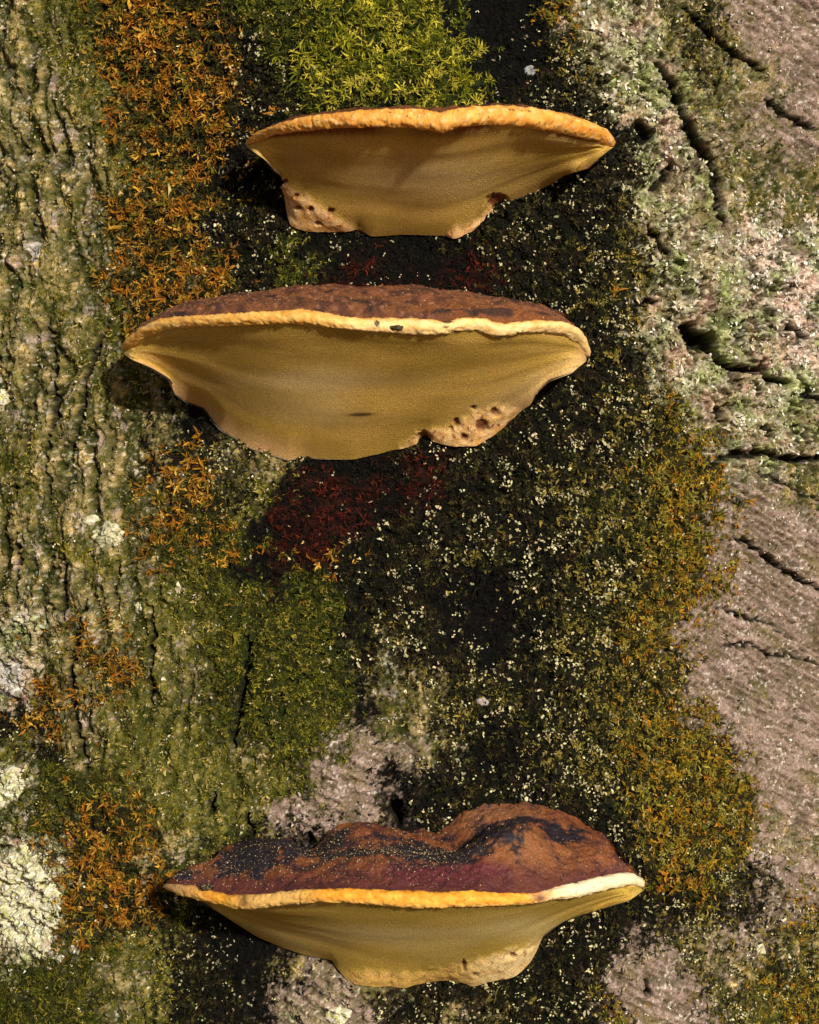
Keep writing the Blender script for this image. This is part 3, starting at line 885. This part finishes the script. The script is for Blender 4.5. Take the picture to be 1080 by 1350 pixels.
F3, cap3V, cap3o, i3 = fungus(
    'bracket fungus with tall lumpy red-brown and black cap dusted with pale grit',
    [(216, 1166), (225, 1165), (245, 1167), (262, 1170), (280, 1176), (300, 1180), (320, 1180), (345, 1179), (365, 1176), (400, 1173), (430, 1172), (470, 1172), (500, 1174), (540, 1175), (580, 1177), (620, 1175), (660, 1178), (690, 1178), (710, 1178), (730, 1171), (760, 1165), (790, 1157), (815, 1152), (835, 1150), (846, 1156)],
    [(217, 1171), (235, 1180), (260, 1187), (285, 1192), (305, 1198), (325, 1200), (350, 1197), (380, 1193), (420, 1190), (460, 1191), (500, 1194), (540, 1198), (580, 1198), (620, 1196), (660, 1195), (700, 1192), (730, 1187), (770, 1183), (800, 1174), (830, 1168), (849, 1170)],
    [(218, 1172), (250, 1186), (285, 1200), (310, 1216), (340, 1235), (370, 1248), (400, 1258), (425, 1263), (438, 1265), (445, 1276), (470, 1294), (500, 1297), (515, 1294), (530, 1298), (560, 1290), (590, 1287), (610, 1291), (625, 1297), (650, 1290), (678, 1286), (695, 1270), (710, 1245), (718, 1234), (740, 1217), (770, 1206), (800, 1197), (830, 1188), (848, 1174)],
    [(217, 1166), (235, 1151), (262, 1140), (280, 1133), (300, 1116), (330, 1107), (360, 1107), (385, 1107), (408, 1117), (416, 1116), (432, 1098), (455, 1089), (490, 1090), (520, 1097), (550, 1096), (575, 1100), (584, 1097), (595, 1084), (610, 1071), (640, 1062), (675, 1060), (700, 1060), (730, 1065), (755, 1075), (780, 1090), (800, 1106), (815, 1121), (830, 1142), (846, 1157)],
    0.092, 0.30, cap3, rim3, pore3, bulge3,
    lobes=([(425, 1270), (470, 1276), (540, 1278), (600, 1270), (650, 1256), (700, 1240), (722, 1232), (730, 1300), (560, 1330), (430, 1310)],),
    pits=((626, 1281, 5, 3), (612, 1272, 3, 6), (676, 1258, 4, 3)), seed=3)

# chips and grit
r_ = np.random.RandomState(11)


def chip(info, px, py, rx, ry, root, name, col):
    """small dark crusty scar set into the rim"""
    k_ = int(np.argmin(np.abs(project(info['mid'][:, 0], info['mid'][:, 1], info['mid'][:, 2])[0] - px)))
    base = info['mid'][k_] + info['out'][k_] * info['thick'][k_] * 0.60
    d = base[1] + CAM_D
    cx, cz = (px - 540) * K * d, CAM_Z + (675 - py) * K * d
    nr, na = 7, 26
    A, B = np.meshgrid(np.linspace(0, 1, nr), np.linspace(0, 2 * np.pi, na, False), indexing='ij')
    w = 1 + .3 * noise(np.cos(B) * 1.5, np.sin(B) * 1.5, 5)
    V = np.stack([cx + A * w * rx * K * d * np.cos(B), base[1] - .0016 * (1 - A ** 3) + .0007 * noise(A * 6 * np.cos(B), A * 6 * np.sin(B), 9) + A * .0022, cz + A * w * ry * K * d * np.sin(B)], -1)
    q = grid_quads(na, nr, True).reshape(-1, 4)
    V2 = np.transpose(V, (1, 0, 2)).reshape(-1, 3)
    C = np.tile(np.array(col), (len(V2), 1)) * (0.5 + r_.rand(len(V2), 1))
    C[r_.rand(len(V2)) > .8] = (.22, .17, .06)
    return submesh(name, V2 - info['origin'], q, C, MAT_CAP, root)


chip(i2, 522, 432, 13, 5, F2, 'dark_scar', (.022, .014, .008))
chip(i3, 272, 1171, 9, 5, F3, 'dark_scar', (.012, .010, .012))


def grit(V, n, root, origin, fn, size=(.00010, .00042)):
    nu, nv = V.shape[:2]
    i = r_.randint(8, nu - 8, n * 8); j = r_.randint(4, nv - 4, n * 8)
    p = V[i, j]
    px, py = project(p[:, 0], p[:, 1], p[:, 2])
    keep = r_.rand(len(p)) < fn(px, py)
    p = p[keep][:n] + np.array([0, 0, .0002]) + r_.normal(0, .0004, (min(n, keep.sum()), 3)) * np.array([1, 1, .2])
    c = np.array((.74, .56, .32)) * r_.uniform(.15, 1.1, (len(p), 1))
    o = bits('grit', p, size[0] + (size[1] - size[0]) * r_.rand(len(p)) ** 2.2, c, MAT_LICHEN, root, origin)
    tag(o, kind='stuff')


grit(cap3V, 5200, F3, i3['origin'], lambda x, y: np.clip(.12 + .8 * np.exp(-((x - 520) / 110) ** 2 - ((y - 1128) / 26) ** 2) + .5 * np.exp(-((x - 340) / 70) ** 2 - ((y - 1145) / 16) ** 2), 0, 1))
grit(cap2V, 900, F2, i2['origin'], lambda x, y: np.full(x.shape, .3))

# ------------------------------------------------------------------ moss: small shoots of leaves, and crumbs of lichen
# shoots per cm2, leaves per shoot, length mm, half width mm, lift 0..1 (how steeply leaves stand), colours, share of pale ones, pale colour
MOSS = dict(
    G=(38, 6, 3.2, .28, .9, ((.11, .125, .010), (.20, .205, .014), (.05, .065, .008), (.34, .31, .025), (.018, .025, .006), (.44, .38, .045)), .02, (.45, .40, .1)),
    M=(54, 5, 1.9, .27, .8, ((.075, .085, .009), (.14, .132, .014), (.026, .032, .006), (.22, .185, .028), (.05, .055, .008)), .03, (.60, .54, .36)),
    O=(34, 5, 3.0, .34, .9, ((.32, .13, .013), (.20, .095, .013), (.46, .26, .035), (.13, .105, .012), (.030, .032, .008)), .04, (.58, .44, .18)),
    A=(44, 5, 2.0, .30, .8, ((.26, .165, .015), (.17, .145, .014), (.10, .095, .012), (.36, .16, .016), (.030, .030, .007), (.22, .19, .03)), .07, (.58, .50, .26)),
    D=(46, 4, 1.8, .33, .7, ((.006, .007, .004), (.012, .012, .006), (.055, .048, .013), (.022, .015, .008)), .16, (.58, .53, .31)),
    S=(52, 4, 1.8, .33, .7, ((.026, .028, .008), (.10, .088, .016), (.010, .011, .005), (.23, .18, .038)), .22, (.55, .50, .28)),
    K=(18, 4, 1.9, .30, .7, ((.004, .004, .003), (.008, .007, .005)), .05, (.48, .44, .30)),  # sparse black leaves, also darkening the painted shade under the fungi
    R=(40, 5, 2.4, .19, .8, ((.055, .009, .006), (.02, .006, .005), (.11, .018, .010), (.008, .005, .004)), .02, (.40, .22, .14)),
    E=(40, 4, 1.5, .28, .6, ((.19, .165, .018), (.09, .092, .012), (.36, .285, .08), (.040, .045, .008)), .06, (.66, .58, .42)),
    T=(22, 3, 1.5, .28, .5, ((.19, .165, .022), (.085, .082, .014), (.42, .32, .13), (.040, .042, .010)), .10, (.72, .62, .48)),
    L=(20, 3, 1.7, .50, .35, ((.44, .43, .27), (.28, .29, .14), (.60, .54, .45), (.11, .105, .04)), .16, (.84, .80, .72)),
    W=(24, 3, 1.7, .50, .35, ((.60, .53, .45), (.36, .31, .25), (.72, .66, .60), (.14, .11, .06)), .25, (.88, .85, .80)),
    P=(9, 3, 1.2, .28, .25, ((.44, .34, .29), (.22, .165, .11), (.13, .10, .045)), .16, (.80, .74, .68)))
GROUPS = [('green_moss', ('G', 'M'), 'soft green and yellow-green moss carpeting the trunk', 'moss'),
          ('rusty_moss', ('O',), 'curled rusty orange-brown moss tufts on the trunk', 'moss'),
          ('amber_moss', ('A',), 'amber and golden moss fringe beside the bare pinkish bark', 'moss'),
          ('dark_moss', ('D', 'S', 'K'), 'blackish moss sprinkled with pale flecks down the trunk middle, blackened as shade under fungi', 'moss'),
          ('red_litter', ('R',), 'dark red fibrous litter on the bark under the widest fungus', 'litter'),
          ('olive_moss', ('E', 'T'), 'thin olive moss film on the furrowed tan bark', 'moss'),
          ('lichen_crumbs', ('L', 'W', 'P'), 'pale crumbs of lichen crust on the fissured bare bark', 'lichen')]
z0, z1 = -0.295, 0.295
DMAX = 60
NS = int(2 * 0.45 * R * (z1 - z0) * 1e4 * DMAX)
sth = rng.uniform(-0.45, 0.45, NS); sz = rng.uniform(z0, z1, NS)
spx, spy = base_pix(sth, sz)
su, sv = R * sth * 1000, sz * 1000
sw = class_weights(spx, spy, R * sth, sz)
pick = (np.cumsum(sw, 1) > rng.rand(NS)[:, None]).argmax(1)
tuft = fbm(su / 5, sv / 5, 3, 301)
mound = clump(su, sv)
crk = (gaps(su, sv) > .45) & np.isin(pick, [0, 1, 3, 4])
for hw, dep, line in CRACKS:
    l = np.array(line)
    m = (spx > l[:, 0].min() - 20) & (spx < l[:, 0].max() + 20) & (spy > l[:, 1].min() - 20) & (spy < l[:, 1].max() + 20)
    if m.any():
        d, _ = seg_dist(spx[m], spy[m], line)
        crk[m] |= d < hw * 1.1
for name, cls, label, cat in GROUPS:
    parts = []
    for c in cls:
        den, nl, ln, wd, lift, pal, pale, pcol = MOSS[c]
        ix = np.where((pick == ci[c]) & (rng.rand(NS) < den / DMAX * np.clip(.25 + .5 * tuft + 1.0 * mound, .1, 1.5)) & ~crk)[0]
        k = len(ix)
        q = (noise(su[ix] / 9, sv[ix] / 9, 333) * .9 + .5 + .33 * rng.normal(size=k)) * len(pal)
        pc = np.array(pal)[np.clip(q.astype(int), 0, len(pal) - 1)] * rng.uniform(.65, 1.35, (k, 1))
        spk = np.clip(.55 + 2.2 * noise(su[ix] / 13, sv[ix] / 13, 341), .05, 2.4)
        pl = rng.rand(k) < pale * spk
        pc[pl] = np.array(pcol) * rng.uniform(.35, 1.3, (pl.sum(), 1)) * rng.uniform(.92, 1.08, (pl.sum(), 3))
        sc = np.exp(rng.normal(0, .30, k))
        rep_ = np.where(pl, 2, nl)
        ii = np.repeat(np.arange(k), rep_)
        parts.append((ix[ii], pc[ii] * rng.uniform(.7, 1.3, (len(ii), 1)), ln * sc[ii] * rng.uniform(.55, 1.3, len(ii)) * np.where(pl[ii], .72, 1),
                      wd * sc[ii] ** .7 * rng.uniform(.65, 1.35, len(ii)) * np.where(pl[ii], 1.35, 1), np.full(len(ii), lift), np.where(pl[ii], .0011, 0),
                      rng.uniform(0, 6.283, k)[ii]))
    ix, Cc, Lg, Wd, Lf, Up, A0 = [np.concatenate([p[i] for p in parts]) for i in range(7)]
    Lg = Lg * 1e-3; Wd = Wd * 1e-3
    k = len(ix)
    th = sth[ix] + rng.normal(0, .00055, k) / R; z = sz[ix] + rng.normal(0, .00055, k)
    rr = trunk_r(th, z) - .0003 + (np.clip(tuft[ix], 0, 1) * .4 + mound[ix] * .3) * Lg * Lf + Up
    o = np.stack([rr * np.sin(th), R - rr * np.cos(th), z + CAM_Z], 1)
    nrm = np.stack([np.sin(th), -np.cos(th), 0 * th], 1)
    tx = np.stack([np.cos(th), np.sin(th), 0 * th], 1); tz = np.tile([0, 0, 1.0], (k, 1))
    azi = (A0 + rng.normal(0, 1.3, k))[:, None]
    along = tx * np.cos(azi) + tz * np.sin(azi)
    side = -tx * np.sin(azi) + tz * np.cos(azi)
    el = (rng.uniform(.05, 1.15, k) * Lf)[:, None]
    d1 = along * np.cos(el) + nrm * np.sin(el)
    n1 = nrm * np.cos(el) - along * np.sin(el)
    el2 = el + (rng.uniform(-1.5, .5, k) * Lf)[:, None]
    bend = rng.normal(0, .5, k)[:, None]
    d2 = (along * np.cos(bend) + side * np.sin(bend)) * np.cos(el2) + nrm * np.sin(el2)
    roll = rng.normal(0, .6, k)[:, None] * Lf[:, None]
    sd = side * np.cos(roll) + n1 * np.sin(roll)
    L_ = Lg[:, None]; w_ = Wd[:, None]
    m_ = o + d1 * L_ * .55
    V = np.stack([o - sd * w_ * .55, o + sd * w_ * .55, m_ + sd * w_, m_ - sd * w_, m_ + d2 * L_ * .5], 1)
    b5 = (np.arange(k) * 5)[:, None]
    loops = np.concatenate([b5 + np.array([[0, 1, 2, 3]]), b5 + np.array([[3, 2, 4]])], 1).reshape(-1)
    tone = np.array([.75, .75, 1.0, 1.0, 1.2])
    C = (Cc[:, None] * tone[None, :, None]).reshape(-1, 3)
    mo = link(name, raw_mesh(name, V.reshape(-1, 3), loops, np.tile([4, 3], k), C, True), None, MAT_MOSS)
    tag(mo, label, cat, None, 'stuff')
    print(name, k)


# ------------------------------------------------------------------ lichen patches, each a thing
def lichen(px, py, rx, ry, label, col=((.74, .71, .50), (.58, .58, .26), (.88, .86, .80)), lift=.0016, seed=0, hole=.35):
    nr = int(np.clip(max(rx, ry) * .55, 5, 46)); na = int(np.clip(max(rx, ry) * 2.6, 20, 190))
    A, B = np.meshgrid(np.linspace(0, 1, nr), np.linspace(0, 2 * np.pi, na, False), indexing='ij')
    w = 1 + .22 * noise(np.cos(B) * 1.6, np.sin(B) * 1.6, seed + 1) + .14 * noise(np.cos(B) * 5, np.sin(B) * 5, seed + 2) + .10 * noise(np.cos(B) * 14, np.sin(B) * 14, seed + 3)
    qx = px + A * w * rx * np.cos(B); qy = py + A * w * ry * np.sin(B)
    th, z = pix_to_trunk(qx, qy)
    u = R * th * 1000; v = z * 1000
    f1, f21, cid = cells(u / 1.3 + .45 * noise(u, v, 4), v / 1.1 + .45 * noise(u, v, 5), 21 + seed)
    crumb = sstep(0, .28, f21)
    hgt = lift * (1 - A ** 6) * (.45 + .35 * crumb + .5 * (cid - .5)) + .0005 * fbm(u / 4, v / 4, 2, seed) - .0012 * sstep(.9, 1, A)
    rr = trunk_r(th, z) + hgt
    V = np.stack([rr * np.sin(th), R - rr * np.cos(th), z + CAM_Z], -1)
    n1 = fbm(u / 6, v / 6, 3, seed + 7)
    C = mix(mix(col[0], col[1], sstep(-.1, .5, n1)), col[2], sstep(.1, .6, noise(u / 3, v / 3, seed + 9)))
    C = C * (.65 + .5 * cid[..., None])
    C = mix(C, (.07, .06, .03), hole * 2 * np.clip(1 - crumb, 0, 1) * .8)
    C = mix(C, (.40, .26, .22), .55 * sstep(.45, .75, noise(u / 9, v / 9, seed + 12)))
    V = np.transpose(V, (1, 0, 2)).reshape(-1, 3); C = np.transpose(C, (1, 0, 2)).reshape(-1, 3)
    o = submesh('lichen_patch', V, grid_quads(na, nr, True).reshape(-1, 4), C, MAT_LICHEN, None)
    return tag(o, label, 'lichen', 'lichen patches on the bark')


GREY = ((.50, .47, .44), (.36, .33, .30), (.66, .62, .60))
lichen(40, 1185, 52, 74, 'large chalky white crust of lichen beside rusty moss', seed=1, lift=.002)
lichen(14, 1036, 24, 28, 'speckled white lichen patch above the large chalky crust', seed=2)
lichen(30, 815, 13, 10, 'small bright white lichen spot on tan furrowed bark beside a grey patch', seed=3)
lichen(12, 892, 24, 30, 'pale lilac-grey lichen patch above rusty moss on tan bark', GREY, seed=4)
lichen(3, 524, 9, 12, 'small bright white lichen spot on tan bark level with widest fungus underside', seed=5)
lichen(146, 706, 22, 18, 'pale greenish-white lichen patch between tan furrows beside rusty moss', ((.60, .58, .38), (.44, .42, .24), (.74, .72, .60)), seed=6)
lichen(122, 686, 9, 8, 'tiny white lichen fleck above a pale greenish patch', seed=7)
lichen(44, 332, 10, 16, 'upright whitish lichen streak on furrowed tan bark beside upper rusty moss', GREY, seed=8)
lichen(447, 1336, 18, 12, 'white lichen spot on pinkish bark below the grit-dusted fungus', seed=9)
lichen(1002, 1251, 9, 8, 'lone white lichen fleck on pinkish-olive bark', seed=10)
lichen(702, 90, 9, 8, 'small blue-grey lichen dot in blackish moss above orange-rimmed fungus', ((.36, .38, .42), (.28, .30, .33), (.5, .52, .56)), seed=11)
lichen(184, 802, 7, 9, 'tiny white lichen fleck on a tan ridge', seed=12)
lichen(236, 775, 5, 9, 'thin upright white lichen fleck in green moss', seed=13)
lichen(635, 925, 10, 6, 'small pale lichen smear amid black flecked moss', GREY, seed=14)
